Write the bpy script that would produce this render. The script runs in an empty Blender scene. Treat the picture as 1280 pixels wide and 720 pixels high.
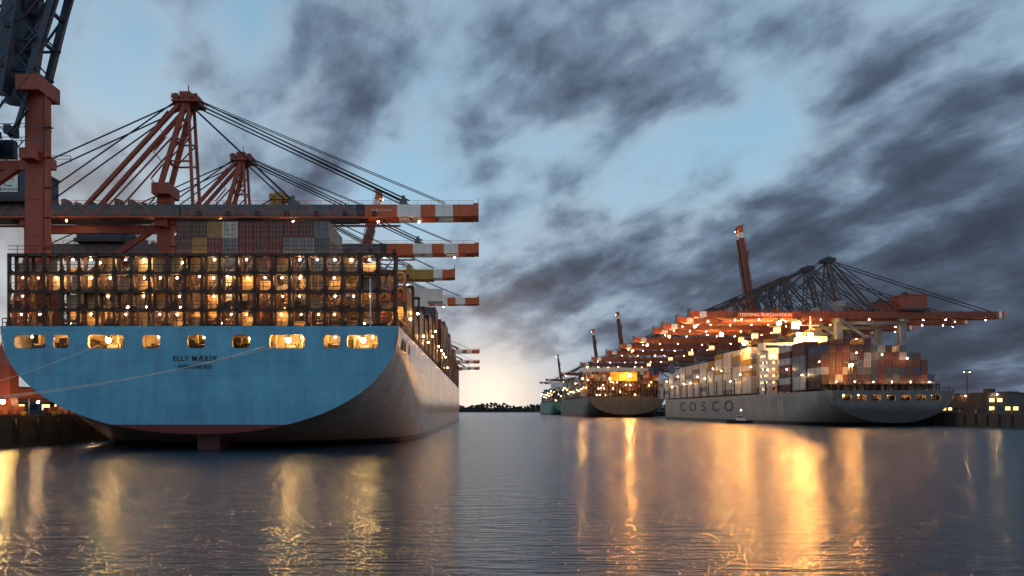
import bpy, math, random, mathutils
from mathutils import Vector, Matrix
random.seed(7)
S=bpy.context.scene
COL=S.collection
S.view_settings.view_transform='Standard'; S.view_settings.look='None'; S.view_settings.exposure=0
CZ=5.5
# ------------------------------------------------------------ materials
def newmat(n):
    m=bpy.data.materials.new(n); m.use_nodes=True
    nt=m.node_tree; return m,nt,nt.nodes['Principled BSDF']
def paint(n,c,rough=.5,var=.35,scale=.6,stretch=(1,1,.25),metal=0,bump=.0):
    m,nt,b=newmat(n); N=nt.nodes; L=nt.links
    tc=N.new('ShaderNodeTexCoord'); mp=N.new('ShaderNodeMapping'); mp.inputs['Scale'].default_value=stretch
    L.new(tc.outputs['Object'],mp.inputs[0])
    nz=N.new('ShaderNodeTexNoise'); nz.inputs['Scale'].default_value=scale; nz.inputs['Detail'].default_value=5; nz.inputs['Roughness'].default_value=.65
    L.new(mp.outputs[0],nz.inputs[0])
    r=N.new('ShaderNodeValToRGB'); r.color_ramp.elements[0].position=.3; r.color_ramp.elements[1].position=.7
    d=1-var
    r.color_ramp.elements[0].color=(c[0]*d+.01,c[1]*d*.95+.006,c[2]*d*.9,1); r.color_ramp.elements[1].color=(*c,1)
    L.new(nz.outputs[0],r.inputs[0]); L.new(r.outputs[0],b.inputs['Base Color'])
    b.inputs['Roughness'].default_value=rough; b.inputs['Metallic'].default_value=metal
    if bump>0:
        bp=N.new('ShaderNodeBump'); bp.inputs['Strength'].default_value=bump; bp.inputs['Distance'].default_value=.2
        L.new(nz.outputs[0],bp.inputs['Height']); L.new(bp.outputs[0],b.inputs['Normal'])
    return m
def emit(n,c,s):
    m,nt,b=newmat(n); b.inputs['Base Color'].default_value=(*c,1)
    b.inputs['Emission Color'].default_value=(*c,1); b.inputs['Emission Strength'].default_value=s
    return m
def hullmat(n,top,boot,zs,rough=.45,streak=.35,zblack=None,low=None,zlow=(0,1)):
    m,nt,b=newmat(n); N=nt.nodes; L=nt.links
    g=N.new('ShaderNodeNewGeometry'); sp=N.new('ShaderNodeSeparateXYZ'); L.new(g.outputs['Position'],sp.inputs[0])
    mp=N.new('ShaderNodeMapping'); mp.inputs['Scale'].default_value=(.5,.5,.06); L.new(g.outputs['Position'],mp.inputs[0])
    nz=N.new('ShaderNodeTexNoise'); nz.inputs['Scale'].default_value=1.3; nz.inputs['Detail'].default_value=7; nz.inputs['Roughness'].default_value=.7
    L.new(mp.outputs[0],nz.inputs[0])
    nz2=N.new('ShaderNodeTexNoise'); nz2.inputs['Scale'].default_value=.16; nz2.inputs['Detail'].default_value=6; nz2.inputs['Roughness'].default_value=.6
    L.new(g.outputs['Position'],nz2.inputs[0])
    r=N.new('ShaderNodeValToRGB'); r.color_ramp.elements[0].position=.3; r.color_ramp.elements[1].position=.58
    r.color_ramp.elements[0].color=(top[0]*(1-streak)+.02,top[1]*(1-streak)+.01,top[2]*(1-streak),1); r.color_ramp.elements[1].color=(*top,1)
    L.new(nz.outputs[0],r.inputs[0])
    r2=N.new('ShaderNodeValToRGB'); r2.color_ramp.elements[0].position=.33; r2.color_ramp.elements[1].position=.66
    r2.color_ramp.elements[0].color=(.70,.72,.76,1); r2.color_ramp.elements[1].color=(1,1,1,1); L.new(nz2.outputs[0],r2.inputs[0])
    mm=N.new('ShaderNodeMixRGB'); mm.blend_type='MULTIPLY'; mm.inputs[0].default_value=1; L.new(r.outputs[0],mm.inputs[1]); L.new(r2.outputs[0],mm.inputs[2])
    br=N.new('ShaderNodeTexBrick'); br.inputs['Scale'].default_value=.12; br.inputs['Mortar Size'].default_value=.004; br.inputs['Color1'].default_value=(1,1,1,1); br.inputs['Color2'].default_value=(.93,.94,.95,1); br.inputs['Mortar'].default_value=(.78,.78,.78,1)
    cb=N.new('ShaderNodeCombineXYZ'); ad=N.new('ShaderNodeMath'); ad.operation='ADD'; L.new(sp.outputs[0],ad.inputs[0]); L.new(sp.outputs[1],ad.inputs[1]); L.new(ad.outputs[0],cb.inputs[0]); L.new(sp.outputs[2],cb.inputs[1]); L.new(cb.outputs[0],br.inputs[0])
    m2=N.new('ShaderNodeMixRGB'); m2.blend_type='MULTIPLY'; m2.inputs[0].default_value=1; L.new(mm.outputs[0],m2.inputs[1]); L.new(br.outputs[0],m2.inputs[2])
    cur=m2.outputs[0]
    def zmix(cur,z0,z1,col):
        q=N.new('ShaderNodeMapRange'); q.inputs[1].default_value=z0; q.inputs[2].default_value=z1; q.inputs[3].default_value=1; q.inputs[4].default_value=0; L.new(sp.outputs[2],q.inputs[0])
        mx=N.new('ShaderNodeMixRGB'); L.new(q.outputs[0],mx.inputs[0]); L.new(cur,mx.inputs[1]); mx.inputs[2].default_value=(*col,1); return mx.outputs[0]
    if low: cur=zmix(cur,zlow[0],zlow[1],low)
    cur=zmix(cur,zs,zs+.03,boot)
    if zblack is not None: cur=zmix(cur,zblack-.3,zblack+.6,(.02,.012,.012))  # black shade low on the hull, mixed into the colour
    L.new(cur,b.inputs['Base Color']); b.inputs['Roughness'].default_value=rough
    bp=N.new('ShaderNodeBump'); bp.inputs['Strength'].default_value=.3; bp.inputs['Distance'].default_value=.35; L.new(nz2.outputs[0],bp.inputs['Height']); L.new(bp.outputs[0],b.inputs['Normal'])
    return m
RED=paint('crane_red',(.36,.058,.024),.5,.5); GREY=paint('boom_grey',(.11,.115,.125),.5,.4); WHT=paint('white_paint',(.82,.8,.76),.45,.2)
DBL=paint('dark_blue_paint',(.012,.035,.075),.45,.4); PBL=paint('pale_leg',(.15,.2,.27),.5,.35); YEL=paint('yellow_paint',(.45,.25,.03),.5,.4)
BROWN=paint('rusty_brown',(.06,.026,.016),.65,.5); DARK=paint('dark_steel',(.03,.03,.034),.6,.4); CREAM=paint('cream_steel',(.52,.34,.17),.6,.5)
CABLE=paint('cable_dark',(.02,.02,.025),.6,.2); ORED=paint('orange_red',(.62,.11,.022),.45,.35); BOOMR=paint('boom_brown_red',(.24,.058,.025),.5,.5); NAVY=paint('navy_steel',(.035,.052,.085),.5,.4)
DECK=paint('deck_paint',(.09,.05,.035),.7,.4,stretch=(1,1,1)); CONC=paint('quay_concrete',(.09,.085,.08),.85,.5,.3,(1,1,1),bump=.3); GLASS=paint('dark_glass',(.02,.03,.04),.12,.1)
LW=emit('lamp_warm',(1,.50,.15),560); LWW=emit('lamp_white_warm',(1,.66,.31),720); LC=emit('crane_lamp_warm',(1,.5,.16),290); LCW=emit('crane_lamp_pale',(1,.62,.28),340)
LF=emit('flood_warm',(1,.42,.09),1150); WIN=emit('lit_window',(1,.66,.24),2.6); LY=emit('opening_lamp_yellow',(1,.62,.18),520)
SIGN=emit('lit_sign_red',(.38,.06,.016),.02); SIGNW=emit('lit_sign_white',(.7,.62,.5),.12)
CC=[(.24,.25,.26),(.17,.022,.016),(.02,.06,.16),(.66,.62,.55),(.38,.22,.03),(.12,.042,.025),(.035,.11,.07),(.33,.085,.02),(.2,.22,.235),(.07,.085,.105)]
CM=[paint('container_paint_%d'%i,c,.55,.45,.8) for i,c in enumerate(CC)]
CMF=[paint('far_container_%d'%i,c,.55,.4,.3) for i,c in enumerate(CC)]

class MB:
    def __init__(s): s.v=[]; s.f=[]; s.m=[]
    def box(s,x0,y0,z0,x1,y1,z1,mi=0):
        b=len(s.v)
        s.v+=[(x0,y0,z0),(x1,y0,z0),(x1,y1,z0),(x0,y1,z0),(x0,y0,z1),(x1,y0,z1),(x1,y1,z1),(x0,y1,z1)]
        s.f+=[tuple(b+i for i in q) for q in ((0,3,2,1),(4,5,6,7),(0,1,5,4),(1,2,6,5),(2,3,7,6),(3,0,4,7))]; s.m+=[mi]*6
    def beam(s,p,q,w,h=None,mi=0,n=4):
        h=h or w; p=Vector(p); q=Vector(q); d=(q-p).normalized()
        up=Vector((0,0,1)) if abs(d.z)<.95 else Vector((0,1,0))
        a=d.cross(up).normalized(); c=a.cross(d).normalized(); b=len(s.v)
        if n==4: offs=[(-w/2,-h/2),(w/2,-h/2),(w/2,h/2),(-w/2,h/2)]
        else: offs=[(w*math.cos(2*math.pi*i/n),w*math.sin(2*math.pi*i/n)) for i in range(n)]
        for e in (p,q):
            for u,v in offs: s.v.append(tuple(e+a*u+c*v))
        for i in range(n):
            j=(i+1)%n; s.f.append((b+i,b+j,b+n+j,b+n+i)); s.m.append(mi)
        s.f.append(tuple(b+i for i in reversed(range(n)))); s.f.append(tuple(b+n+i for i in range(n))); s.m+=[mi,mi]
    def cyl(s,p,q,r,n=8,mi=0): s.beam(p,q,r,r,mi,n)
    def rail(s,p,q,h=1.1,step=2.5,t=.07,mi=0):
        p=Vector(p); q=Vector(q); L=(q-p).length; k=max(1,int(L/step)); up=Vector((0,0,h))
        s.beam(p+up,q+up,t,t,mi); s.beam(p+up*.5,q+up*.5,t*.8,t*.8,mi)
        for i in range(k+1):
            a=p.lerp(q,i/k); s.beam(a,a+up,t,t,mi)
    def ball(s,c,r,mi=0,n=6,k=4):
        b=len(s.v)
        for i in range(1,k):
            th=math.pi*i/k
            for j in range(n):
                ph=2*math.pi*j/n; s.v.append((c[0]+r*math.sin(th)*math.cos(ph),c[1]+r*math.sin(th)*math.sin(ph),c[2]+r*math.cos(th)))
        s.v+=[(c[0],c[1],c[2]+r),(c[0],c[1],c[2]-r)]; t=len(s.v)-2
        for i in range(k-2):
            for j in range(n):
                j2=(j+1)%n; s.f.append((b+i*n+j,b+(i+1)*n+j,b+(i+1)*n+j2,b+i*n+j2)); s.m.append(mi)
        for j in range(n):
            j2=(j+1)%n; s.f.append((t,b+j,b+j2)); s.f.append((t+1,b+(k-2)*n+j2,b+(k-2)*n+j)); s.m+=[mi,mi]
    def mesh(s,name,mats):
        me=bpy.data.meshes.new(name); me.from_pydata(s.v,[],s.f)
        for m in mats: me.materials.append(m)
        me.polygons.foreach_set('material_index',s.m); me.update(); return me
def ob(name,me,parent=None,loc=(0,0,0),rot=(0,0,0),label=None):
    o=bpy.data.objects.new(name,me); COL.objects.link(o); o.location=loc; o.rotation_euler=rot
    if parent: o.parent=parent
    if label: o['label']=label
    return o
def thing(name,label,cat,group=None,loc=(0,0,0),rot=(0,0,0),me=None):
    o=ob(name,me,None,loc,rot); o['label']=label; o['category']=cat
    if group: o['group']=group
    return o
def struct(name,me,loc=(0,0,0)):
    o=ob(name,me,None,loc); o['kind']='structure'; return o
def textmesh(body,size,ext=.02,mat=None,space=1.0,off=0):
    cu=bpy.data.curves.new('lettering','FONT'); cu.body=body; cu.size=size; cu.extrude=ext; cu.offset=off; cu.align_x='CENTER'; cu.align_y='CENTER'; cu.space_character=space
    t=bpy.data.objects.new('tmp',cu); COL.objects.link(t); bpy.context.view_layer.update()
    me=bpy.data.meshes.new_from_object(t.evaluated_get(bpy.context.evaluated_depsgraph_get())); bpy.data.objects.remove(t)
    me.materials.clear(); me.materials.append(mat); return me
def lampmesh(n,mat,r,nn=5,kk=3):
    b=MB(); b.ball((0,0,0),r,0,nn,kk); b.box(-r*1.3,-r*1.3,r*.8,r*1.3,r*1.3,r*1.3,1); b.beam((0,0,r*1.2),(0,0,r*2.6),r*.4,r*.4,1); return b.mesh(n,[mat,DARK])
LM_S=lampmesh('deck_lamp',LW,.10); LM_W=lampmesh('deck_lamp_white',LWW,.11); LM_C=lampmesh('crane_lamp',LCW,.2); LM_CO=lampmesh('crane_lamp_orange',LC,.19); LM_F=lampmesh('flood_light',LF,.95,8,5); LM_FS=lampmesh('flood_light_small',LF,.48,6,4); LM_Y=lampmesh('opening_lamp',LY,.36,6,4)

# ------------------------------------------------------------ world
w=bpy.data.worlds.new('World'); S.world=w; w.use_nodes=True; nt=w.node_tree; N=nt.nodes; L=nt.links
for n in list(N): N.remove(n)
out=N.new('ShaderNodeOutputWorld'); bg=N.new('ShaderNodeBackground'); L.new(bg.outputs[0],out.inputs[0])
def sock(x,i):
    if isinstance(x,(int,float)): i.default_value=x
    elif isinstance(x,(tuple,list)): i.default_value=x
    else: L.new(x,i)
def M(op,a,b=0.0,clamp=False):
    n=N.new('ShaderNodeMath'); n.operation=op; n.use_clamp=clamp; sock(a,n.inputs[0]); sock(b,n.inputs[1]); return n.outputs[0]
def MIX(f,a,b,bt='MIX'):
    n=N.new('ShaderNodeMixRGB'); n.blend_type=bt; sock(f,n.inputs[0]); sock(a,n.inputs[1]); sock(b,n.inputs[2]); return n.outputs[0]
def SM(x,a,b):
    n=N.new('ShaderNodeMapRange'); n.interpolation_type='SMOOTHSTEP'; sock(x,n.inputs[0]); n.inputs[1].default_value=a; n.inputs[2].default_value=b; return n.outputs[0]
tc=N.new('ShaderNodeTexCoord'); D=tc.outputs['Generated']
sp=N.new('ShaderNodeSeparateXYZ'); L.new(D,sp.inputs[0]); dx,dy,dz=sp.outputs
zc=M('MAXIMUM',dz,0.0); den=M('ADD',zc,.38)
cb=N.new('ShaderNodeCombineXYZ'); L.new(M('DIVIDE',dx,den),cb.inputs[0]); L.new(M('MULTIPLY',M('DIVIDE',dy,den),.95),cb.inputs[1])
pre=N.new('ShaderNodeMapping'); pre.inputs['Rotation'].default_value=(0,0,math.radians(60)); L.new(cb.outputs[0],pre.inputs[0])
def noise(sc,det,ro,dist,off,st=(1.0,1.35,1)):
    mp=N.new('ShaderNodeMapping'); mp.inputs['Location'].default_value=off; mp.inputs['Scale'].default_value=st; L.new(pre.outputs[0],mp.inputs[0])
    n=N.new('ShaderNodeTexNoise'); n.inputs['Scale'].default_value=sc; n.inputs['Detail'].default_value=det; n.inputs['Roughness'].default_value=ro; n.inputs['Distortion'].default_value=dist
    L.new(mp.outputs[0],n.inputs[0]); return n.outputs[0]
n1=noise(2.5,3,.45,.25,(3.1,1.7,0)); n2=noise(7.0,5,.52,.15,(7.3,2.2,0)); n3=noise(3.8,4,.5,.2,(1.3,9.2,0))
def blob(px,py,sg,wt):
    c=Vector(((px-600)/1000,1,(513-py)/1000)).normalized()
    n=N.new('ShaderNodeVectorMath'); n.operation='DOT_PRODUCT'; L.new(D,n.inputs[0]); n.inputs[1].default_value=c
    k=1/(sg/1000)**2
    return M('MULTIPLY',M('EXPONENT',M('MULTIPLY',M('SUBTRACT',n.outputs['Value'],1.0),k)),wt)
den0=M('ADD',M('MULTIPLY',M('SUBTRACT',n1,.5),.75),M('ADD',M('MULTIPLY',M('SUBTRACT',n2,.5),.55),.575))
bias=None
for b in [(600,70,100,.05),(790,120,80,.08),(1160,330,140,.22),(1230,450,120,.20),(680,310,80,.14),(900,330,80,.10),(1120,120,100,.08),(450,60,60,.04),(1000,440,110,.14),(200,30,60,.10),(100,210,60,.12),(760,390,70,.12),(300,110,60,.04),(230,200,60,.08),(680,130,60,.05),(420,150,50,.08),
          (870,195,55,-.22),(960,170,45,-.20),(790,225,45,-.16),(490,215,55,-.20),(160,110,50,-.16),(350,40,55,-.16),(690,215,45,-.14),(600,495,60,-.26),(1270,20,70,-.14),(1040,230,40,-.08),(60,60,50,-.1),(580,260,45,-.1),(560,20,40,-.08)]:
    t=blob(*b); bias=t if bias is None else M('ADD',bias,t)
dens=M('ADD',den0,bias)
cov=SM(dens,.22,.74)
clear=N.new('ShaderNodeValToRGB'); L.new(zc,clear.inputs[0]); e=clear.color_ramp.elements
e[0].position=0; e[0].color=(.50,.48,.47,1); e[1].position=.06; e[1].color=(.48,.57,.65,1)
for p,c in ((.15,(.44,.61,.74,1)),(.28,(.30,.54,.72,1)),(.45,(.17,.40,.61,1)),(1,(.09,.2,.36,1))):
    q=e.new(p); q.color=c
thick=SM(M('ADD',dens,M('ADD',M('MULTIPLY',M('SUBTRACT',n3,.5),.5),M('MULTIPLY',M('SUBTRACT',n2,.5),.4))),.36,1.15)
cloud=N.new('ShaderNodeValToRGB'); L.new(thick,cloud.inputs[0]); e=cloud.color_ramp.elements
e[0].position=0; e[0].color=(.40,.50,.60,1); e[1].position=1; e[1].color=(.038,.052,.084,1)
q=e.new(.35); q.color=(.17,.24,.335,1)
q=e.new(.65); q.color=(.08,.112,.17,1)
skyc=MIX(cov,clear.outputs[0],cloud.outputs[0])
gl=blob(600,510,66,.5); skyc=MIX(gl,skyc,(1.0,.84,.70,1))
glc=blob(612,496,36,.7); skyc=MIX(glc,skyc,(1.25,1.1,.88,1))
gl2=blob(60,360,110,.3); skyc=MIX(gl2,skyc,(.95,.8,.62,1))
gl3=blob(150,110,60,.14); skyc=MIX(gl3,skyc,(.8,.76,.75,1))
back=SM(dy,.3,-.5)
skyc=MIX(back,skyc,MIX(.5,skyc,(.58,.70,.84,1)))
st=N.new('ShaderNodeTexSky'); st.sky_type='NISHITA'; st.sun_disc=False; st.sun_elevation=math.radians(1.0); st.sun_rotation=math.radians(-8)
skyc=MIX(1.0,skyc,MIX(1.0,st.outputs[0],(.005,.005,.005,1),'MULTIPLY'),'ADD')
L.new(skyc,bg.inputs[0]); bg.inputs[1].default_value=1.0

cam=bpy.data.cameras.new('Camera'); co=bpy.data.objects.new('Camera',cam); COL.objects.link(co); S.camera=co
co.location=(0,0,CZ); co.rotation_euler=(math.radians(90),0,0); cam.sensor_width=36; cam.lens=36*1000/1280; cam.shift_x=40/1280; cam.shift_y=153/1280; cam.clip_end=30000
# ------------------------------------------------------------ water
m,nt2,b=newmat('harbour_water'); n_=nt2.nodes; l_=nt2.links
b.inputs['Base Color'].default_value=(.002,.016,.032,1); b.inputs['IOR'].default_value=1.33; b.inputs['Roughness'].default_value=.2
g=n_.new('ShaderNodeNewGeometry')
def wn(sc,det,st):
    mp=n_.new('ShaderNodeMapping'); mp.inputs['Scale'].default_value=st; l_.new(g.outputs['Position'],mp.inputs[0])
    q=n_.new('ShaderNodeTexNoise'); q.inputs['Scale'].default_value=sc; q.inputs['Detail'].default_value=det; q.inputs['Roughness'].default_value=.6; l_.new(mp.outputs[0],q.inputs[0]); return q.outputs[0]
a=wn(2.8,3,(.22,1,1)); c=wn(.95,2,(.2,1,1))
mu=n_.new('ShaderNodeMath'); mu.operation='MULTIPLY_ADD'; l_.new(c,mu.inputs[0]); mu.inputs[1].default_value=1.1; l_.new(a,mu.inputs[2])
bp=n_.new('ShaderNodeBump'); bp.inputs['Strength'].default_value=1; bp.inputs['Distance'].default_value=.15; l_.new(mu.outputs[0],bp.inputs['Height']); l_.new(bp.outputs[0],b.inputs['Normal'])
wb=MB(); wb.v=[(-9000,-600,0),(9000,-600,0),(9000,14000,0),(-9000,14000,0)]; wb.f=[(0,1,2,3)]; wb.m=[0]; struct('water',wb.mesh('water',[m]))

# ------------------------------------------------------------ quays
QL=-70.0; QR=164.0
for nm,x0,x1 in (('quay',-1500,QL),('quay',QR,1500)):
    b=MB(); b.box(x0,-300,-6,x1,2400,4.4,0)
    e=x1 if x1<0 else x0; s=1 if x1<0 else -1
    b.box(min(e,e-s*1.4),-300,4.4,max(e,e-s*1.4),2400,4.75,1)
    for y in range(60,700,6): b.box(min(e+s*.02,e+s*.5),y,0.6,max(e+s*.02,e+s*.5),y+.7,4.2,2)
    struct(nm,b.mesh(nm,[CONC,CONC,DARK]))
b=MB()
for x in (-73.5,-103.5,168,198): b.beam((x,-100,4.47),(x,2300,4.47),.12,.1)
struct('crane_rails',b.mesh('crane_rails',[DARK]))

# ------------------------------------------------------------ containers
CW,CL,CH=2.44,12.19,2.59
def cont_mesh(i):
    b=MB(); w2=CW/2; t=.14
    for sx in (-1,1):
        for y in (0,CL-t): b.box(min(sx*w2,sx*(w2-t)),y,0,max(sx*w2,sx*(w2-t)),y+t,CH)
        b.box(min(sx*w2,sx*(w2-t)),t,0,max(sx*w2,sx*(w2-t)),CL-t,t); b.box(min(sx*w2,sx*(w2-t)),t,CH-t,max(sx*w2,sx*(w2-t)),CL-t,CH)
        n=44; base=len(b.v)
        for k in range(n+1):
            y=t+(CL-2*t)*k/n; x=sx*(w2-(.03 if k%4 in (0,1) else .09)); b.v+=[(x,y,t),(x,y,CH-t)]
        for k in range(n):
            q=base+2*k; b.f.append((q,q+2,q+3,q+1)); b.m.append(0)
    b.box(-w2+t,.08,.0,w2-t,CL-.08,.12); b.box(-w2+t,.1,CH-.12,w2-t,CL-.1,CH-.02)
    b.box(-w2+t,.07,.12,-.02,.12,CH-.12); b.box(.02,.07,.12,w2-t,.12,CH-.12); b.box(-w2+t,CL-.12,.12,w2-t,CL-.07,CH-.12)
    for x in (-.8,-.35,.35,.8): b.beam((x,.04,.1),(x,.04,CH-.1),.05,.05,1)
    for z in (.5,1.25,2.0): b.box(-w2+t,.055,z,w2-t,.07,z+.05,1)
    return b.mesh('shipping_container',[CM[i],DARK if i in (0,3,8) else CM[0]])
CMS=[cont_mesh(i) for i in range(len(CC))]
CN=['grey','dark red','blue','white','yellow','rusty brown','green','orange','pale grey','slate']
nC=0; far=MB()
def container(x,y,z,i,where,indiv=True):
    global nC
    if indiv and nC<298:
        thing('shipping_container','%s steel shipping container stacked %s'%(CN[i],where),'shipping container','containers stacked '+where,(x,y,z),me=CMS[i]); nC+=1
    else: far.box(x-CW/2,y,z,x+CW/2,y+CL,z+CH-.03,i)

# ------------------------------------------------------------ ship
def rrect_cell(b,x0,x1,z0,z1,ox0,ox1,oz0,oz1,y,r,mi=0,dep=.5,xt0=None,xt1=None):
    pts=[];
    for cx,cz,a0 in ((ox1-r,oz1-r,0),(ox0+r,oz1-r,90),(ox0+r,oz0+r,180),(ox1-r,oz0+r,270)):
        for k in range(4):
            a=math.radians(a0+30*k); pts.append((cx+r*math.cos(a),cz+r*math.sin(a)))
    cor=[(x1 if xt1 is None else xt1,z1),(x0 if xt0 is None else xt0,z1),(x0,z0),(x1,z0)]
    B=len(b.v)
    for p in pts: b.v.append((p[0],y,p[1]))
    for p in cor: b.v.append((p[0],y,p[1]))
    for p in pts: b.v.append((p[0],y+dep,p[1]))
    for c in range(4):
        for k in range(3): b.f.append((B+16+c,B+c*4+k,B+c*4+k+1)); b.m.append(mi)
        c2=(c+1)%4; b.f.append((B+16+c,B+c*4+3,B+(c2*4),B+16+c2)); b.m.append(mi)
    for k in range(16):
        k2=(k+1)%16; b.f.append((B+k,B+k2,B+20+k2,B+20+k)); b.m.append(1)
def lerp(a,b,t): return a+(b-a)*t
def sst(t): t=max(0,min(1,t)); return t*t*(3-2*t)
NST=2.12
def make_ship(label,X0,X1,Y0,Ln,zd,zb0,hm,sm,openings,oz,stern=90):
    xc=(X0+X1)/2; W=(X1-X0)/2
    T=thing('container_ship',label,'container ship','container ships moored along the quays',(xc,Y0,0))
    ys=[0,1.5,3,5,8,12,17,24,32,42,54,68,stern]; ys+= [stern+(Ln-stern-70)*k/6 for k in range(1,7)]; ys+=[Ln-70+70*k/12 for k in range(1,13)]
    b=MB(); NP=61
    def sec(y):
        t=min(1,y/stern); zb=lerp(zb0,-9,1-(1-t)**2.2); n=lerp(NST,9,sst(t*1.15)); ww=W
        top=zd
        if y>Ln-70:
            q=(y-(Ln-70))/70; ww=W*max(.012,(1-q**2.3)); n=lerp(9,2.0,q); top=zd+4*sst(q)
        pts=[]
        for i in range(NP):
            a=math.pi*i/(NP-1); c=math.cos(a); s=max(0,math.sin(a))
            pts.append((-ww*math.copysign(abs(c)**(2/n),c), zb+(top-zb)*(1-s**(2/n))))
        return pts
    for y in ys:
        for x,z in sec(y): b.v.append((x,y,z))
    for k in range(len(ys)-1):
        for i in range(NP-1):
            q=k*NP+i; b.f.append((q,q+1,q+NP+1,q+NP)); b.m.append(0)
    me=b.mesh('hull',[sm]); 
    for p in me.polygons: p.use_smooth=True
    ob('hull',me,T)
    b=MB(); zo0,zo1=oz
    zl=zo0-.5 if openings else zd
    n=NST
    def wz(z):
        v=min(1,max(0,(zd-z)/(zd-zb0))); return W*(1-v**n)**(1/n) if v<1 else 0
    zs=[zb0+(zl-zb0)*((k/26.0)**2.2) for k in range(27)]
    for z in zs:
        ww=wz(z); b.v+=[(-ww,0,z),(ww,0,z)]
    for k in range(26): q=2*k; b.f.append((q,q+1,q+3,q+2)); b.m.append(0)
    if openings:
        op=sorted(openings)
        mids=[-wz(zl)]+[(op[i][1]+op[i+1][0])/2 for i in range(len(op)-1)]+[wz(zl)]
        for i,(a,c) in enumerate(op): rrect_cell(b,mids[i],mids[i+1],zl,zd,a,c,zo0,zo1,0,.5,xt0=-W if i==0 else None,xt1=W if i==len(op)-1 else None)
    ob('transom',b.mesh('transom',[hm,CREAM]),T)
    b=MB()
    for y in ys:
        x=sec(y)[0][0]; z=sec(y)[0][1]-.02; b.v+=[(x,y,z),(-x,y,z)]
    for k in range(len(ys)-1): q=2*k; b.f.append((q,q+1,q+3,q+2)); b.m.append(0)
    ob('deck',b.mesh('deck',[DECK]),T)
    if openings:
        b=MB(); b.box(-W+1.6,.4,zo0-.6,W-1.6,7,zo0-.45); b.box(-W+1.6,6.9,zo0-.45,W-1.6,7.1,zd-.15)
        for i in range(14):
            x=-W+3+i*(2*W-6)/13; b.box(x-.15,4.5,zo0-.45,x+.15,4.8,zd-.2)
        for i in range(38):
            x=random.uniform(-W+2,W-3); b.box(x,random.uniform(2.5,6),zo0-.45,x+random.uniform(.3,1.2),6.5,zo0+random.uniform(.3,2),1)
        ob('mooring_deck',b.mesh('mooring_deck',[CREAM,BROWN]),T)
        for (a,c) in openings:
            b=MB(); b.cyl((-.7,0,.35),(.7,0,.35),.5,10); b.box(-1,-.3,-.45,-.8,.3,.9); b.box(.8,-.3,-.45,1,.3,.9); b.box(-1,-.4,-.45,1,.4,-.2)
            ob('mooring_winch',b.mesh('mooring_winch',[BROWN]),T,((a+c)/2,2.6,zo0))
        for i,(a,c) in enumerate(openings):
            for xx in ((a+(c-a)*.25,a+(c-a)*.75) if c-a>3.8 else ((a+c)/2,)):
                ob('deck_lamp',LM_W,T,(xx,2.4+random.random()*2,zo1-.1))
    b=MB(); b.rail((-W+.2,.25,zd),(W-.2,.25,zd),1.15,1.6,.09); 
    for s in (-1,1): b.rail((s*(W-.2),.25,zd),(s*(W-.2),min(Ln-75,180),zd),1.15,2.4,.08)
    ob('railing',b.mesh('railing',[BROWN]),T)
    return T,W
def bridge(T,W,y,zd,tiers,rows,mat,th=2.6,detail=True,depth=1.8,plates=True):
    b=MB(); p=2*(W-.6)/rows; t=.40
    for i in range(rows+1):
        x=-W+.6+i*p
        for yy in ((0,depth) if detail else (0,)):
            b.box(x-t/2,y+yy-t/2,zd,x+t/2,y+yy+t/2,zd+th*tiers)
        if detail and plates:
            for k in range(tiers):
                z0=zd+th*k+.0; z1=zd+th*(k+1)-.2
                for sx,xx in ((1,x+t/2),(-1,x-t/2)):
                    if abs(xx+sx)>W-.5: continue
                    for zz,sz in ((z1,-1),(z0,1)):
                        B=len(b.v); yq=y+.02; b.v+=[(xx,yq,zz),(xx+sx*.6,yq,zz),(xx+sx*.3,yq,zz+sz*.15),(xx+sx*.12,yq,zz+sz*.36),(xx,yq,zz+sz*.7)]; b.f.append((B,B+1,B+2,B+3,B+4)); b.m.append(0)
    for k in range(1,tiers+1):
        z=zd+th*k; b.box(-W+.4,y-.2,z-.24,W-.4,y+depth+.2,z)
        if detail:
            b.beam((-W+.5,y-.15,z+1.05),(W-.5,y-.15,z+1.05),.08,.08,0); b.beam((-W+.5,y-.15,z+.55),(W-.5,y-.15,z+.55),.06,.06,0)
            for i in range(rows): xx=-W+.6+i*p+p/2; b.box(xx-.03,y-.18,z,xx+.03,y-.12,z+1.05)
            b.box(-W+.6,y-.22,z-.38,W-.6,y-.02,z-.24)
    if detail:
        for i in range(rows):
            for k in range(tiers):
                x=-W+.6+i*p; z=zd+th*k
                h=random.random()
                if h<.34: b.box(x+.2,y+depth+.05,z,x+p-.2,y+depth+.12,z+random.choice((1.0,1.6,2.2,2.35)),1)
                elif h<.5: b.box(x+random.choice((.25,1.0)),y+depth*.5,z,x+random.choice((1.35,1.7)),y+depth*.5+.1,z+2.1,1)
                elif h<.55: b.box(x+.5,y+.5,z,x+1.3,y+1.1,z+1.1,0)
                if h>.75: b.beam((x+.2,y+depth,z),(x+p-.2,y+depth,z+2.4),.12,.12)
    ob('lashing_bridge',b.mesh('lashing_bridge',[mat,CREAM]),T)

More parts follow.
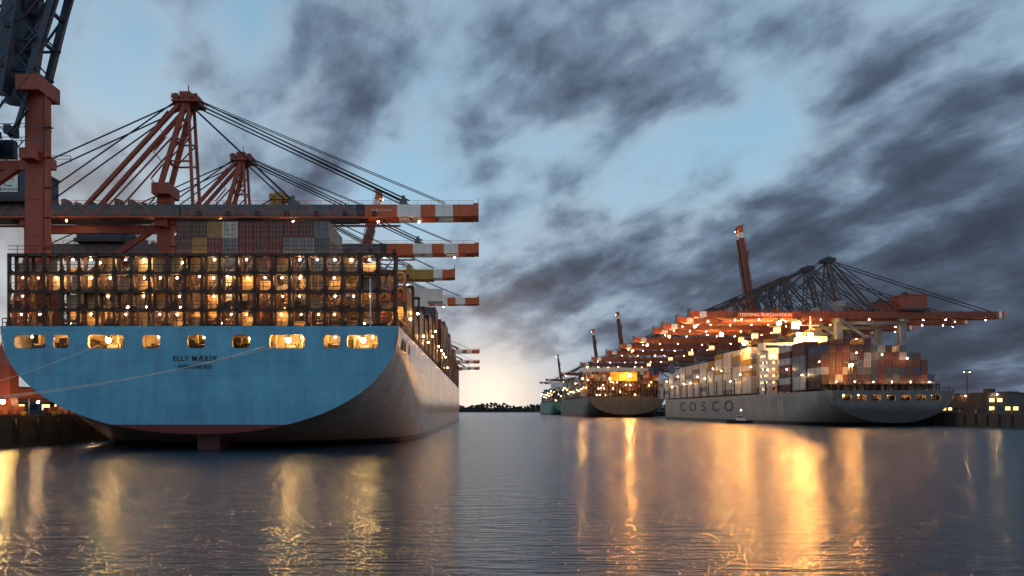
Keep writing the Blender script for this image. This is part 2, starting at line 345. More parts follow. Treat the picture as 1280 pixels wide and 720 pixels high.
BLT=hullmat('blue_transom',(.125,.43,.60),(.13,.006,.007),3.5,.38,.26)
BLS=hullmat('side_sky_sheen',(.64,.55,.47),(.10,.03,.02),.9,.2,.35,zblack=.5,low=(.38,.19,.11),zlow=(0.5,9.5))  # sky sheen and brown reflection put into the side colour; paint matches transom
k=.112; xc1=-39.3
ops=[((a-600)*k-xc1,(c-600)*k-xc1) for a,c in ((18,57),(66,86),(110,155),(178,200),(234,256),(290,312),(337,381),(404,425),(434,472))]
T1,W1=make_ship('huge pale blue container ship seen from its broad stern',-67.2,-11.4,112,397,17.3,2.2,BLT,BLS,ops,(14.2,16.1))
for tx,sz,z in (('ELLY MÆRSK',1.0,12.75),('SVENDBORG',.76,11.6)):
    ob('lettering',textmesh(tx,sz,.02,DARK,1.12,.015),T1,((244-600)*k-xc1,-.04,z),(math.radians(90),0,0))
for i in (2,6,8): a,c=sorted(ops)[i]; ob('deck_lamp',LM_Y,T1,((a+c)/2,.75,15.4))
ARED=paint('antifouling_red',(.09,.006,.006),.6)
b=MB(); b.box(-1.6,0,-5,1.6,8,2.0); ob('rudder',b.mesh('rudder',[ARED]),T1,((256-600)*k-xc1,1.6,0))
for i,yb in enumerate((1.2,15.6,30.2)): bridge(T1,W1,yb,17.3,4,22,BROWN)
for i in range(3,24): bridge(T1,W1,1.2+14.5*i,17.3,4 if i<8 else 5,22,BROWN,detail=False)
p=2*(W1-.6)/22; cnt=0; extra=MB()
for k2 in (3,0,2,1):
    for i in range(22):
        pos=(-W1+.6+p*(i+.5)+random.uniform(-.2,.2),1.2+random.choice((.9,.9,1.0,13.0,15.2)),17.3+2.6*(k2+1)-.7)
        if random.random()<.92:
            if cnt<66:
                cnt+=1; ob('deck_lamp',LM_W if (k2==3 or random.random()<.4) else LM_S,T1,pos)
            else: extra.ball(pos,.10,0,5,3); extra.box(pos[0]-.14,pos[1]-.14,pos[2]+.09,pos[0]+.14,pos[1]+.14,pos[2]+.15,1)
        if random.random()<.4:
            q=(pos[0]+random.uniform(-.8,.8),15.6+random.choice((.9,-1.2)),pos[2]); extra.ball(q,.10,0,5,3); extra.box(q[0]-.14,q[1]-.14,q[2]+.09,q[0]+.14,q[1]+.14,q[2]+.15,1)
eo=ob('deck_lamp',extra.mesh('deck_lamp_rows',[LW,DARK]),T1,label='rows of small warm lamps inside the lashing bridges'); eo['kind']='stuff'
for i in range(4): ob('deck_lamp',LM_W,T1,(-W1+7+i*13,14.8,28.9))
b=MB()
for i in range(24): b.box(-W1+2,3.4+14.5*i,17.3,W1-2,15+14.5*i,18.0)
ob('hatch_cover',b.mesh('hatch_cover',[DECK]),T1)
for y in (6,9.5,16):
    b=MB(); b.box(W1-.3,y,14.5,W1+.03,y+2,16); ob('side_opening',b.mesh('side_opening',[DARK]),T1)
b=MB(); b.cyl((W1-4,.6,17.3),(W1-4,.2,24),.1); ob('flagstaff',b.mesh('flagstaff',[WHT]),T1)
wh='on the blue ship'
rowx=lambda r: -39.3-W1+.6+p*(r+.5)
tall=[0,0,0,2,5,3,2,7,7,7,7,7,7,7,7,7,7,0,2,3,4,3]
pal=[1,1,5,0,8,4,1,9,5,0,5,2]
colp={7:(5,4,5),8:(5,5,4),9:(4,4,1),10:(3,0,8),11:(1,5,1),12:(1,1,5),13:(5,1,1),14:(1,1,8),15:(5,9,0),16:(8,0,9)}
for r in range(22):
    for t in range(tall[r]): 
        ci=colp[r][t%3] if r in colp else random.choice((4,5,1,9))
        container(rowx(r),112+17.7,18.0+t*CH,ci,wh,t>=3)
th=[0,4,4,5,5,6,7,7,7,8,8,8,7,8,8,7,8,7,7,6,6,5,4]
for bay in range(1,23):
    Yb=112+17.7+14.5*bay
    if 112+397-70<Yb: continue
    if bay==7: continue
    hgt=th[bay]-1
    for r in range(22):
        hh=max(2,hgt+random.choice((-1,0,0,0)))
        for t in range(hh):
            if r>=21: container(rowx(r),Yb,18.0+t*CH,random.choice((0,8,1,5,9,9,5,1)),wh,bay<11)
            elif bay<4 or t==hh-1 or r>=20: container(rowx(r),Yb,18.0+t*CH,random.choice(pal),wh,False)
for i in range(1,12): ob('deck_lamp',LM_CO,T1,(W1+.35,1.2+14.5*i-.6,20+random.choice((0,2.6,5.2))))
b=MB(); b.box(-W1+4,118.5,17.3,W1-4,127.5,41); b.box(-W1-.5,119,37,W1+.5,124,40.6); ob('deckhouse',b.mesh('deckhouse',[WHT]),T1)
ROP=paint('rope_white',(.6,.62,.58),.8)
def rope(a,c,sag):
    b=MB(); a=Vector(a); c=Vector(c); n=24; pts=[a.lerp(c,i/n)-Vector((0,0,sag*4*(i/n)*(1-i/n))) for i in range(n+1)]
    for i in range(n): b.cyl(pts[i],pts[i+1],.05,6)
    thing('mooring_rope','pale mooring rope running from the stern to the quay','rope','mooring ropes of the blue ship',me=b.mesh('mooring_rope',[ROP]))
rope((-28,112.0,14.6),(-74,96,6.0),1.5); rope((-53.5,112.0,14.6),(-74,99,6.0),1.0); rope((-30,112.0,14.5),(-74,88,6.0),2.2)

# ---- ship 2
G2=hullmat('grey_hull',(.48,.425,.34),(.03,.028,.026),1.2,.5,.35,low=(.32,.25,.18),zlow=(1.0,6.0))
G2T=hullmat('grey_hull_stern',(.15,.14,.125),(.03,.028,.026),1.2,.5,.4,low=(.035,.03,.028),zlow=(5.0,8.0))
ops=[(-17.5+i*5.1,-14.3+i*5.1) for i in range(7)]
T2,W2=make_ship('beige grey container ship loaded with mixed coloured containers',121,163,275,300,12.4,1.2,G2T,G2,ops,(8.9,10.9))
LBL=paint('letter_blue',(.03,.07,.12),.5,.2)
for i,ch in enumerate('COSCO'):
    o=ob('lettering',textmesh(ch,7.4,.05,LBL,1,.12),T2,(-W2-.12,202-i*22,7.4),(math.radians(90),0,math.radians(-90))); o.scale=(2.5,1,1)
for i in range(5): bridge(T2,W2,8+14.5*i,12.4,2 if i else 1,16,BROWN,detail=(i==0))
for i in range(7,19): bridge(T2,W2,6+14.5*i,12.4,3,16,BROWN,detail=False)
b=MB()
b.box(-W2+1,64,12.4,W2-1,74,31); b.box(-W2-.5,64.5,31,W2+.5,72,34.2); b.box(-6,66,34.2,6,72,37)
for lv in range(6):
    z=14.2+lv*2.8
    for i in range(16): x=-W2+3+i*2.4; b.box(x,63.93,z,x+.9,63.99,z+.9,1 if random.random()<.6 else 2)
    for i in range(4): b.box(-W2+.93,65+i*2.2,z,-W2+.99,65.9+i*2.2,z+.9,1 if random.random()<.7 else 2)
    b.rail((-W2+.8,63.2,z+1.6),(W2-.8,63.2,z+1.6),1,2.4,.06); b.box(-W2+.8,63,z+1.45,W2-.8,64,z+1.6)
b.box(-W2+.2,64.42,32,W2-.2,64.48,33.2,2); b.cyl((0,69,37),(0,69,46),.35); b.beam((-4,69,42),(4,69,42),.2,.2)
ob('deckhouse',b.mesh('deckhouse',[WHT,WIN,GLASS]),T2)
b=MB(); b.cyl((0,0,12.4),(0,0,36),2.4,12); ob('funnel',b.mesh('funnel',[ORED]),T2,(3,80,0))
hs0=[6,6,6,7,6,6,7,6,6,6,5,6,5,5,4,2]
wh2='on the beige grey ship'; p2=2*(W2-.8)/16
rx2=lambda r:142-W2+.8+p2*(r+.5)
pal2=[1,5,1,5,9,0,5,1,5,2,7,3,1,5,1,8]
for r in range(16):
    for t in range(hs0[r]): container(rx2(r),285.3,13.2+t*CH,random.choice(pal2),wh2)
for bay in (1,2):
    for r in range(16):
        hh=[7,7,6,7,7,6,7,7,6,6,6,6,5,5,4,3][r]
        for t in range(hh): container(rx2(r),285.3+14.5*bay,13.2+t*CH,random.choice((0,3,3,1,3,5,1) if r==0 else pal2),wh2,r==0 or t==hh-1 and bay==1)
for bay in range(5,18):
    hh0=[8,8,8,8,7,7,7,7,7,6,6,5,5][bay-5]
    for r in range(16):
        for t in range(hh0):
            if r<2 or t>=hh0-1 or bay==5: container(rx2(r),275+12+14.5*bay,13.2+t*CH,random.choice((3,3,3,3,3,3,0,4)),wh2,r==0)
for y in (9,24,39,60): ob('deck_lamp',LM_C,T2,(-W2-.6,y,17+random.random()*6))
for i in range(12): ob('deck_lamp',LM_C,T2,(-W2-1.4,78+14.5*i,19+8*random.random()))
for i in range(6): ob('deck_lamp',LM_CO,T2,(-16+i*6.6,8,15.6))
for i in range(3): ob('deck_lamp',LM_CO,T2,(-9+i*9,7.6,21+random.random()*5))
for i in range(4): ob('deck_lamp',LM_C,T2,(-W2+3+i*8,62.3,29+random.random()*3))
def gantry(T,x,y,zb,zt,lamps,lm):
    b=MB()
    for s in(-1,1): b.beam((s*.9,0,zb),(s*.5,0,zt),.3,.3)
    z=zb+1
    while z<zt-4: b.beam((-.9,0,z),(.7,0,z+3),.15,.15); z+=3
    b.box(-3,-.4,zt-.2,3,.4,zt+.3); ob('light_gantry',b.mesh('light_gantry',[DARK]),T,(x,y,0))
    for l in lamps: ob('flood_light',lm,T,(x+l,y-.8,zt-.8))
gantry(T2,-6,61,12.4,38,(-2.4,2.4),LM_F); gantry(T2,-14,1.5,12.4,22,(0,),LM_FS)
gantry(T2,-W2+2,90,12.4,37,(-2.6,),LM_F)

# ---- ship 3, 4
G3=hullmat('dark_hull',(.16,.13,.09),(.2,.025,.015),2.2,.5,.4)
def farship(label,X0,X1,Y,Ln,zd,hm,pal3,seed,hts):
    random.seed(seed)
    T,W=make_ship(label,X0,X1,Y,Ln,zd,1.8,hm,hm,[],(0,0))
    rows=int(2*W/2.55); pp=2*(W-.6)/rows
    nb=int((Ln-70)/14.5)
    for i in range(nb): bridge(T,W,2+14.5*i,zd,5 if i in(0,1) else 4,rows,BROWN,detail=(i==0),th=2.6,plates=False)
    for bay in range(1,nb):
        hh0=hts[bay%len(hts)]
        for r in range(rows):
            hh=hh0-(1 if random.random()<.3 else 0)
            for t in range(hh):
                if r<1 or t>=hh-1 or bay==1: container((X0+X1)/2-W+.6+pp*(r+.5),Y+4+14.5*bay,zd+.8+t*CH,random.choice(pal3),'',False)
    b=MB(); b.box(-W+4,62,zd,W-4,71,zd+26); b.box(-W,62.5,zd+24,W,68,zd+27); ob('deckhouse',b.mesh('deckhouse',[WHT]),T)
    for i in range(18): ob('deck_lamp',LM_CO if i%2 else LM_C,T,(random.uniform(-W,W),1.2,zd+2.6*random.choice((1,2,3,4,5))-.9))
    for i in range(nb): ob('deck_lamp',LM_CO,T,(-W-.9,2+14.5*i,zd+random.uniform(5,14)))
    return T,W
T3,W3=farship('dark hulled container ship with lit lashing bridges',89,150,650,290,16.5,G3,[0,5,4,3,7,1],3,[7,8,7,6,8])
b=MB(); b.box(-12,-.5,29.5,10,1,37); ob('deckhouse',b.mesh('stern_house',[YEL]),T3,(0,10,0),label='yellow lit block above the stacks')
ob('flood_light',LM_F,T3,(2,-1.5,34)); ob('flood_light',LM_FS,T3,(-14,-1.5,31)); ob('flood_light',LM_FS,T3,(-W3-3,20,32))
G4=hullmat('green_hull',(.14,.32,.2),(.05,.05,.05),2,.5,.3)
T4,W4=farship('pale green container ship moored far along the quay',90,140,990,270,16,G4,[0,2,3,8,1],5,[6,7,6,5])
random.seed(11)
# ------------------------------------------------------------ cranes
cache={}
def getm(key,fn):
    if key not in cache: cache[key]=fn()
    return cache[key]
def crane(Xw,Yc,left=True,raise_deg=0,scheme='red',label='',back=20,blen=70,hinge=(4.5,45.5),legw=3.0,sign=False,lamp_step=12,lampm=None,legtop=52,floods=(),house=True,wash=False):
    T=thing('gantry_crane',label,'harbour crane','ship-to-shore gantry cranes lining the quays',(Xw,Yc,4.5),(0,0,0 if left else math.pi))
    LEG,BM,AF,HS,RL={'red':(RED,GREY,RED,DBL,ORED),'yellow':(YEL,YEL,YEL,YEL,YEL),'blue':(RED,DBL,DBL,DBL,DBL),'brown':(RED,BOOMR,RED,DBL,BOOMR),'pale':(PBL,BOOMR,NAVY,BOOMR,BOOMR)}[scheme]
    far_=Yc>480
    K=(scheme,legw,legtop)
    def leg(h):
        def f():
            b=MB()
            for s in (-1,1):
                b.box(-legw*.4,s*9-1.0,1.6,legw*.4,s*9+1.0,8)
                B=len(b.v)
                for z,yo in ((8,s*9),(27,s*1.0)):
                    wx=legw*.4; b.v+=[(-wx,yo-.95,z),(wx,yo-.95,z),(wx,yo+.95,z),(-wx,yo+.95,z)]
                b.f+=[(B,B+1,B+5,B+4),(B+1,B+2,B+6,B+5),(B+2,B+3,B+7,B+6),(B+3,B,B+4,B+7),(B+4,B+5,B+6,B+7)]; b.m+=[0]*5
            b.box(-legw/2,-1.3,25,legw/2,1.3,h)
            z=30
            while z<h-2: b.box(-legw/2-.06,-1.36,z,legw/2+.06,1.36,z+.25); z+=6
            for z in range(28,int(h)-4,5): b.box(legw/2+.1,-1.6,z,legw/2+1.3,-.4,z+.12); b.rail((legw/2+.1,-1.6,z),(legw/2+1.3,-1.6,z),1,1.2,.06)
            b.beam((legw/2+.3,-1,26),(legw/2+.3,-1,h),.12,.5)
            return b.mesh('leg',[LEG])
        return f
    for x,h in ((0,legtop),(-30,48)):
        ob('leg',getm(('leg',K,h),leg(h)),T,(x,0,0))
    def bog():
        b=MB(); b.box(-.6,-4,1.0,.6,4,1.7); 
        for y in (-3.2,-1.1,1.1,3.2): b.cyl((-.3,y,.45),(.3,y,.45),.45,10,1); b.box(-.5,y-.8,.4,.5,y+.8,1.0)
        return b.mesh('wheel_bogie',[LEG,DARK])
    if not far_:
        for x in (0,-30):
            for y in (-9,9): ob('wheel_bogie',getm(('bog',scheme),bog),T,(x,y,0))
    def sill():
        b=MB()
        for x in (0,-30): b.box(x-.9,-8.6,3,x+.9,8.6,4.6)
        for y in (-9,9): b.box(-29.5,y-.7,3.2,-.5,y+.7,4.8)
        return b.mesh('sill_frame',[LEG])
    ob('sill_frame',getm(('sill',scheme),sill),T)
    def frame():
        b=MB()
        b.beam((-1.5,0,43),(-29,0,24),1.1,1.1); b.box(-29.5,-.6,41.2,-.5,.6,42.7)
        for x in (0,-30): b.box(x-1.2,-3.6,42.2,x+1.2,3.6,43.9)
        return b.mesh('portal_frame',[LEG])
    ob('portal_frame',getm(('frame',K),frame),T)
    b_=MB(); b_.box(-1.9,-3.4,-1.3,1.9,3.4,1.2); ob('leg_head',getm(('head',scheme),lambda: b_.mesh('leg_head',[LEG])),T,(0,0,legtop-1.25))
    def girder():
        b=MB()
        for y in (-2.6,2.6): b.box(-30-back,y-.65,44,hinge[0]-.3,y+.65,47)
        x=-30-back
        while x<3:
            if abs(x)>2.4 and abs(x+30)>2.4: b.box(x,-1.9,44.5,x+.6,1.9,46.5)
            x+=7
        for y in (-4.2,4.2):
            b.box(-30-back,y-.7,43.75,hinge[0]-.4,y+.7,44.0,3); b.rail((-30-back,y*1.14,44.05),(3,y*1.14,44.05),1.1,3,.09,3)
            x=-30-back
            while x<-2: b.beam((x,y,44),(x+3.5,y*.9,47.6),.14,.14,3); b.beam((x+3.5,y*.9,47.6),(x+7,y,44),.14,.14,3); x+=7
        b.rail((-30-back,-2.6,47),(3,-2.6,47),1.1,3,.09,3)
        for j in range(3): b.box(-30-back-4+j*1.3,-3,43.9,-30-back-4+(j+1)*1.3,3,47.1,1 if j%2 else 2)
        for i in range(8): b.box(-26+i*3,-1.5,47,-25+i*3,1.5,47.8+random.random()*1.2)
        return b.mesh('girder',[BM,WHT,ORED,RL])
    ob('girder',getm(('gird',scheme,back,hinge),girder),T)
    Lb=blen-hinge[0]
    def boom():
        b=MB(); z0,z1=-1.5,1.6
        s=[(0,.60,0),(.60,.63,3),(.63,.74,2),(.74,.82,1),(.82,.87,2),(.87,.93,1),(.93,1,2)] if scheme in('red',) else [(0,.9,0),(.9,.95,1),(.95,1,2)]
        for a,c,mi in s:
            for y in (-2.3,2.3): b.box(a*Lb,y-.7,z0+a*.5,c*Lb,y+.7,z1,mi)
        x=3
        while x<Lb: b.box(x,-1.6,-1.0,x+.5,1.6,1.0); x+=6
        b.box(Lb,-3.1,-.9,Lb+1.2,3.1,1.9,2); b.rail((Lb+1.1,-3,1.9),(Lb+1.1,3,1.9),1.1,1,.1,3)
        for y in (-4.0,4.0):
            b.box(0,y-.6,-1.75,Lb*.74,y+.6,-1.5,4); b.rail((0,y*1.13,-1.45),(Lb*.74,y*1.13,-1.45),1.1,3,.08,4)
        for y in (-2.3,2.3): b.rail((0,y,1.6),(Lb,y,1.6),1.0,3,.07,4)
        for xx in (25,Lb*.76): b.box(xx-.8,-3,1.6,xx+.8,3,2.6); b.box(xx-.4,-3,2.6,xx+.4,-2,3.6); b.box(xx-.4,2,2.6,xx+.4,3,3.6)
        x=0
        while x<Lb*.6:
            for y in (-3.0,3.0): b.beam((x,y,-1.4),(x+4,y,1.4),.15,.15,4); b.beam((x+4,y,1.4),(x+8,y,-1.4),.15,.15,4)
            x+=8
        for i in range(7): b.box(4+i*6.5,-4.4,-1.4,4.9+i*6.5,-3.7,-.2,3)
        return b.mesh('boom',[BM,WHT,ORED,DARK,RL])
    ra=math.radians(raise_deg); hx,hz=hinge
    ob('boom',getm(('boom',scheme,Lb),boom),T,(hx,0,hz),(0,-ra,0))
    def bp_(x,y,z): return (hx+x*math.cos(ra)-z*math.sin(ra), y, hz+x*math.sin(ra)+z*math.cos(ra))
    ax,az=5.2,70.7+(legtop-52)
    def aframe():
        b=MB()
        for s in (-1,1):
            b.beam((0,s*2.6,legtop),(ax,s*1.8,az),1.0,1.0); b.beam((hx+2.5,s*2.3,47),(ax+.6,s*1.8,az),.6,.6)
            b.beam((-17,s*2.3,47),(ax-.8,s*1.8,az),.95,.8); b.beam((-12,s*2.3,47),(ax-1,s*1.8,az-6),.3,.3)
            b.beam((1.3,s*2.4,57),(hx+2.1,s*2.3,57),.35,.35); b.beam((2.6,s*2.2,62),(hx+1.7,s*2.3,62),.35,.35); b.beam((1.3,s*2.4,57),(hx+1.7,s*2.3,62),.25,.25); b.beam((2.6,s*2.2,62),(hx+1.6,s*2.1,67),.25,.25)
        for z in (57,62,67): 
            t=(z-legtop)/(az-legtop); b.beam((ax*t,-2.6+.8*t,z),(ax*t,2.6-.8*t,z),.5,.5)
        b.box(ax-2.8,-3.0,az-.4,ax+3,3.0,az); b.rail((ax-2.8,-3.0,az),(ax+3,-3.0,az),1.2,1,.12); b.rail((ax-2.8,3.0,az),(ax+3,3.0,az),1.2,1,.12)
        b.box(ax-1.2,-2.4,az,ax+1.2,-1.4,az+2); b.box(ax-1.2,1.4,az,ax+1.2,2.4,az+2); b.beam((ax,0,az),(ax,0,az+4.2),.2,.2); b.cyl((ax-2.2,-2.3,az+.9),(ax-2.2,2.3,az+.9),.8,10); b.cyl((ax+2.2,-2.3,az+.9),(ax+2.2,2.3,az+.9),.7,10)
        z=47; kk=0
        while z<az-3: b.beam((-2.5+(kk%2)*2.5+ (z-47)*.1,-3.2,z),(0-(kk%2)*2.5+(z-47)*.1,-3.2,z+3),.5,.15); z+=3; kk+=1
        return b.mesh('apex_frame',[AF])
    ob('apex_frame',getm(('af',scheme,hinge,legtop),aframe),T)
    def stays():
        b=MB(); r=.17 if not far_ else .24
        if scheme=='pale': r*=1.35
        for s in (-1,1):
            if raise_deg<10:
                for o in (0,.9): b.cyl((ax+1,s*1.8,az+o),bp_(Lb*.76+o*1.5,s*2.3,2.6),r,6)
                b.cyl((ax+1,s*1.8,az-.8),bp_(25,s*2.3,2.6),r,6); b.cyl((ax+1,s*.8,az+1.2),bp_(Lb*.9,s*.8,2.6),.1,6)
            else:
                m_=Vector((ax+1,s*1.8,az)).lerp(Vector(bp_(Lb*.76,s*2.3,2.6)),.5)+Vector((2,0,-2))
                b.cyl((ax+1,s*1.8,az),tuple(m_),r,6); b.cyl(tuple(m_),bp_(Lb*.76,s*2.3,2.6),r,6); b.cyl((ax+1,s*1.8,az),bp_(25,s*2.3,2.6),r,6)
            b.cyl((ax-1,s*1.8,az),(-30-back+2,s*2.3,47),r,6); b.cyl((ax-1,s*1.8,az+.8),(-29,s*2.3,48),r,6)
        return b.mesh('stay_cable',[CABLE])
    ob('stay_cable',getm(('stay',raise_deg,far_,back,hinge,Lb,legtop,scheme),stays),T)
    if house:
        def hs():
            b=MB(); b.box(-39,-5,48.2,-27,5,54.2); b.box(-39.3,-5.3,54.2,-26.7,5.3,54.7); b.box(-39.5,-5.6,47.2,-26.5,5.6,48.2,1); b.rail((-39.5,-5.6,54.7),(-26.5,-5.6,54.7),1.1,2,.08)
            for i in range(4): b.box(-37.5+i*2.8,-5.06,51.5,-36+i*2.8,-5.01,52.8,1)
            b.box(-35,-3,54.7,-33,-1,55.8,1); b.box(-31,1,54.7,-29,3,56,1)
            return b.mesh('machinery_house',[HS,DARK])
        ob('machinery_house',getm(('hs',scheme),hs),T)
    def cab():
        b=MB(); b.box(-1.2,-3.4,-3,4.5,3.4,-1.7,0); b.box(.3,-1.2,-6.3,3.1,1.2,-3,1); b.box(3.11,-1,-5.8,3.16,1,-3.6,2); b.box(.6,-1.26,-5.4,2.8,-1.21,-3.7,2); b.box(.6,1.21,-5.4,2.8,1.26,-3.7,2)
        return b.mesh('operator_cabin',[DARK,WHT,WIN])
    tx=14 if raise_deg<10 else -14
    ob('operator_cabin',getm('cab',cab),T,(hx+tx,0,45.5))
    if raise_deg<10 and not far_:
        b=MB()
        for s in (-1,1):
            for q in (-1,1): b.cyl((tx+hx-6+q,s*1.5,43.5),(tx+hx-6+q*.8,s*2.5,39),.06,4)
        b.box(tx+hx-7.2,-6,38.4,tx+hx-4.8,6,39); ob('spreader',b.mesh('spreader',[YEL]),T)
    lm=lampm or LM_CO
    x=6
    while x<Lb-2 and lamp_step and raise_deg<10:
        ob('flood_light',lm,T,bp_(x+random.uniform(-1,1),random.choice((-3.4,3.4,-4.8 if left else 4.8)),-2.4)); x+=lamp_step*random.uniform(.6,1.5)
    x=-4
    while x>-30-back and lamp_step and not far_:
        ob('flood_light',lm,T,(x,random.choice((-3.6,3.6,-5.2 if left else 5.2)),42.9)); x-=lamp_step*random.uniform(.7,1.6)
    if lamp_step and raise_deg>10: ob('flood_light',lm,T,bp_(Lb*.97,0,-2.2))
    for fx in floods: ob('flood_light',LM_F,T,(fx,5.6,41.2))
    if wash: ob('flood_light',LM_FS,T,(62,3.4,42.4))  # stronger lamp added near the boom tip to light the ship's side
    if sign:
        b=MB(); b.box(-13,0,-1.0,13,.15,1.0); SO=ob('sign_board',b.mesh('sign_board',[SIGN]),T,(36,4.9,45.2),label='red sign board with white lettering on the boom')
        ob('lettering',textmesh('TERMINAL BURCHARDKAI',2.05,.03,SIGNW,1.0),SO,(0,.2,0),(math.radians(90),0,math.pi))
    return T
LX=-71.5
crane(-74,134,True,81,'blue','red gantry crane leg with raised dark blue boom',blen=74,hinge=(-5,53),legw=3.0,legtop=56,lamp_step=0,house=False)
A=crane(LX,182,True,0,'red','red gantry crane with lowered grey boom and striped tip',lamp_step=16)
SB=MB(); SB.box(-1.9,-.08,-1.9,1.9,0,1.9); lo=ob('logo_panel',SB.mesh('logo_panel',[WHT]),A,(-32.6,-5.1,51.2))
lb=MB()
for i in range(14):
    a0=math.radians(20+i*20); a1=math.radians(40+i*20); lb.beam((1.2*math.cos(a0),0,.35+.9*math.sin(a0)),(1.2*math.cos(a1),0,.35+.9*math.sin(a1)),.3,.08,0 if i<7 else 1)
ob('emblem',lb.mesh('emblem',[ORED,DBL]),lo,(0,-.14,0)); ob('lettering',textmesh('EUROGATE',.72,.02,DBL),lo,(0,-.1,-1.35),(math.radians(90),0,0))
ob('lettering',textmesh('EUROGATE',.9,.02,WHT),A,(49.5,-3.06,45.7),(math.radians(90),0,0))
crane(LX,224,True,0,'red','red gantry crane with lowered grey boom and striped tip',lamp_step=16)
crane(LX,400,True,75,'brown','red gantry crane with its boom raised upright',lamp_step=22)
crane(LX,265,True,0,'yellow','yellow gantry crane with lowered boom',blen=62,lamp_step=14)
crane(LX,330,True,0,'red','red gantry crane with lowered grey boom and striped tip',lamp_step=18)
for y in (610,740,855): crane(LX,y,True,0,'red','distant red gantry crane reaching over the blue ship',lamp_step=20)
RX=168
rl='pale legged gantry crane with red lit boom lowered over the ships'
crane(RX,375,False,0,'pale',rl,back=42,blen=69,sign=True,lamp_step=7,lampm=LM_C,floods=(21,30),legw=2.8)
crane(RX,398,False,0,'pale',rl,back=40,blen=69,sign=True,lamp_step=8,lampm=LM_CO,legw=2.8,wash=True)
crane(RX,430,False,0,'pale',rl,back=30,blen=69,lamp_step=9,lampm=LM_CO,legw=2.8,floods=(40,))
crane(RX,475,False,81,'pale','pale legged gantry crane with its red boom raised upright',back=28,blen=69,lamp_step=10)
for y in (452,510,560,620,700,780): crane(RX,y,False,0,'pale','distant gantry crane with lit boom lowered over the ships',blen=69,lamp_step=11,lampm=LM_CO,wash=y in(452,510,560))
for y in (900,1096,1590): crane(RX,y,False,82,'pale','distant gantry crane with its boom raised upright',lamp_step=10)
for y in (980,1180,1300): crane(RX,y,False,0,'pale','distant gantry crane with lit boom lowered over the ships',lamp_step=18,lampm=LM_CO)
# ------------------------------------------------------------ small things
Lc=thing('motor_launch','small dark motor launch crossing the harbour water','boat',None,(112,345,0),(0,0,math.radians(70)))
b=MB(); secs=[(-5.5,1.5,1.1),(-3,1.7,1.1),(0,1.75,1.15),(3,1.3,1.4),(5.5,.05,1.8)]
for y,w_,h in secs: b.v+=[(-w_,y,h),(-w_*.7,y,-.3),(w_*.7,y,-.3),(w_,y,h)]
for i in range(4):
    for j in range(3): q=4*i+j; b.f.append((q,q+1,q+5,q+4)); b.m.append(0)
    q=4*i; b.f.append((q,q+4,q+7,q+3)); b.m.append(1)
b.f.append((0,1,2,3)); b.m.append(0); ob('hull',b.mesh('hull',[DARK,DECK]),Lc)
b=MB(); b.box(-1.2,-2.5,1.1,1.2,1.5,2.0); b.box(-1,-1.2,2.0,1,1.2,3.2); b.box(-1.2,-1.5,3.2,1.2,1.4,3.35); ob('cabin',b.mesh('cabin',[WHT]),Lc)
for s in (-1.03,1.005):
    b=MB(); b.box(s,-1,2.4,s+.025,1,3); ob('window',b.mesh('window',[GLASS]),Lc)
b=MB(); b.cyl((0,-.5,3.3),(0,-.5,5.6),.07); ob('mast',b.mesh('mast',[WHT]),Lc); ob('deck_lamp',LM_S,Lc,(0,-.5,5.6))
def building(label,x,y,w_,d,h,mat,rows,lit=.6,lm=None):
    T=thing('harbour_building',label,'building','low buildings on the quays',(x,y,4.4))
    b=MB(); b.box(0,0,0,w_,d,h); b.box(-.3,-.3,h,w_+.3,d+.3,h+.35); ob('wall',b.mesh('wall',[mat]),T)
    b=MB(); b.box(0,0,0,w_*.15,d*.3,1.5); ob('roof_unit',b.mesh('roof_unit',[DARK]),T,(w_*.2,d*.3,h+.35))
    b=MB(); n=int(w_/3)
    for r in range(rows):
        z=1.2+r*3.1
        for i in range(n): 
            x0=1+i*3; b.box(x0,-.06,z,x0+1.8,-.01,z+1.3,0 if random.random()<lit else 1)
    ob('window',b.mesh('window',[WIN,GLASS]),T); 
    for i in range(max(1,int(w_/10))): ob('wall_lamp',lm or LM_C,T,(3+i*10,-1.5,h-.5))
building('low warm lit harbour shed on the quay',232,345,60,20,6,CREAM,1,.8)
building('two storey harbour office with lit windows',190,300,16,12,7.5,CONC,2,.5)
building('long warehouse on the quay behind the beige ship',215,410,90,30,9,BROWN,1,.4)
building('low terminal building on the quay',206,322,40,14,7,CREAM,2,.7)
building('low terminal shed behind the blue ship',-150,190,60,20,6,DBL,1,.8,LM_S)
building('low terminal shed behind the blue ship',-230,240,90,20,8,NAVY,2,.6,LM_S)
lmm=MB(); lmm.cyl((0,0,0),(0,0,24),.25,8); lmm.box(-2,-.3,23.7,2,.3,24.1)
lmp=lmm.mesh('pole',[DARK])
for i,(x,y) in enumerate([(280,460),(205,520),(205,620),(205,720),(230,560),(-110,300)]):
    T=thing('light_mast','tall floodlight mast with warm lamps on the quay','light mast','floodlight masts on the quays',(x,y,4.4)); ob('pole',lmp,T)
    for s in (-1.6,1.6): ob('lamp_head',LM_CO,T,(s,0,23.2))
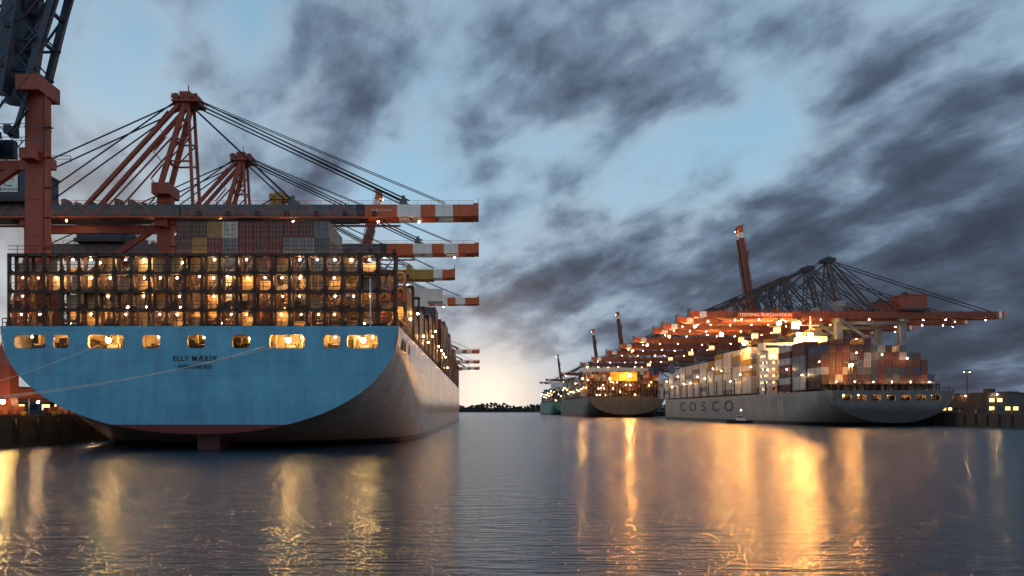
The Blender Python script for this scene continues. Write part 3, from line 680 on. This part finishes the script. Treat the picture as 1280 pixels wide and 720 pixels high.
for xx in range(14):
    for yy in range(3):
        for t in range(random.choice((2,3,4))): far.box(206+xx*9,430+yy*40,4.4+t*CH,206+xx*9+8,442+yy*40,4.4+t*CH+2.55,random.choice((0,1,2,3,5,7)))
for xx in range(6):
    for t in range(2): far.box(-125+xx*3,150+xx*2,4.4+t*CH,-122.6+xx*3,162+xx*2,4.4+t*CH+2.55,random.choice((0,1,2,5)))
fo=ob('shipping_container',far.mesh('shipping_container_stack',CMF)); fo['kind']='stuff'; fo['label']='many stacked shipping containers of mixed colours on ships and quay'; fo['category']='shipping containers'
bm=MB(); bm.cyl((0,0,0),(0,0,.7),.28,10); bm.cyl((0,0,.7),(0,0,.95),.42,10); bme=bm.mesh('bollard',[YEL])
for y in range(230,276,9): thing('bollard','squat yellow mooring bollard on the quay edge','bollard','bollards along the quay edges',(QR+.8,y,4.76),me=bme)
for y in (96,99,88,118,127,136): thing('bollard','squat yellow mooring bollard on the quay edge','bollard','bollards along the quay edges',(-72.5,y,4.4),me=bme)
b=MB(); b.cyl((0,0,0),(0,0,3.2),.08,6); b.beam((0,0,3.15),(1.6,0,3.15),.08,.08); qlp=b.mesh('lamp_pole',[DARK])
for x,y,lm_ in ((-72.2,118.5,LM_Y),(-72.2,128,LM_C),(-72.2,146,LM_C)): 
    T=thing('quay_lamp','short lamp post on the quay beside the blue ship','lamp','lamps along the quay edge',(x,y,4.4)); ob('pole',qlp,T); ob('lamp_head',lm_,T,(1.5,0,2.4))
b2=MB()
for i in range(2600):
    x=random.uniform(-700,700); z=random.random(); hgt=21+11*mathutils.noise.noise((x*.012,0,0))+5*mathutils.noise.noise((x*.06,3,0)); r=random.uniform(1.6,4)
    b2.ball((x,2500+random.uniform(0,30),2+z*hgt),r,0,6,4)
FOL=paint('treeline_foliage',(.025,.03,.022),.9,.5,.2,(1,1,1))
to=ob('treeline',b2.mesh('treeline',[FOL])); to['kind']='stuff'; to['label']='distant dark line of trees across the harbour'; to['category']='trees'
b=MB(); b.box(-3000,2503,-2,3000,3200,13); struct('far_shore',b.mesh('far_shore',[FOL]))
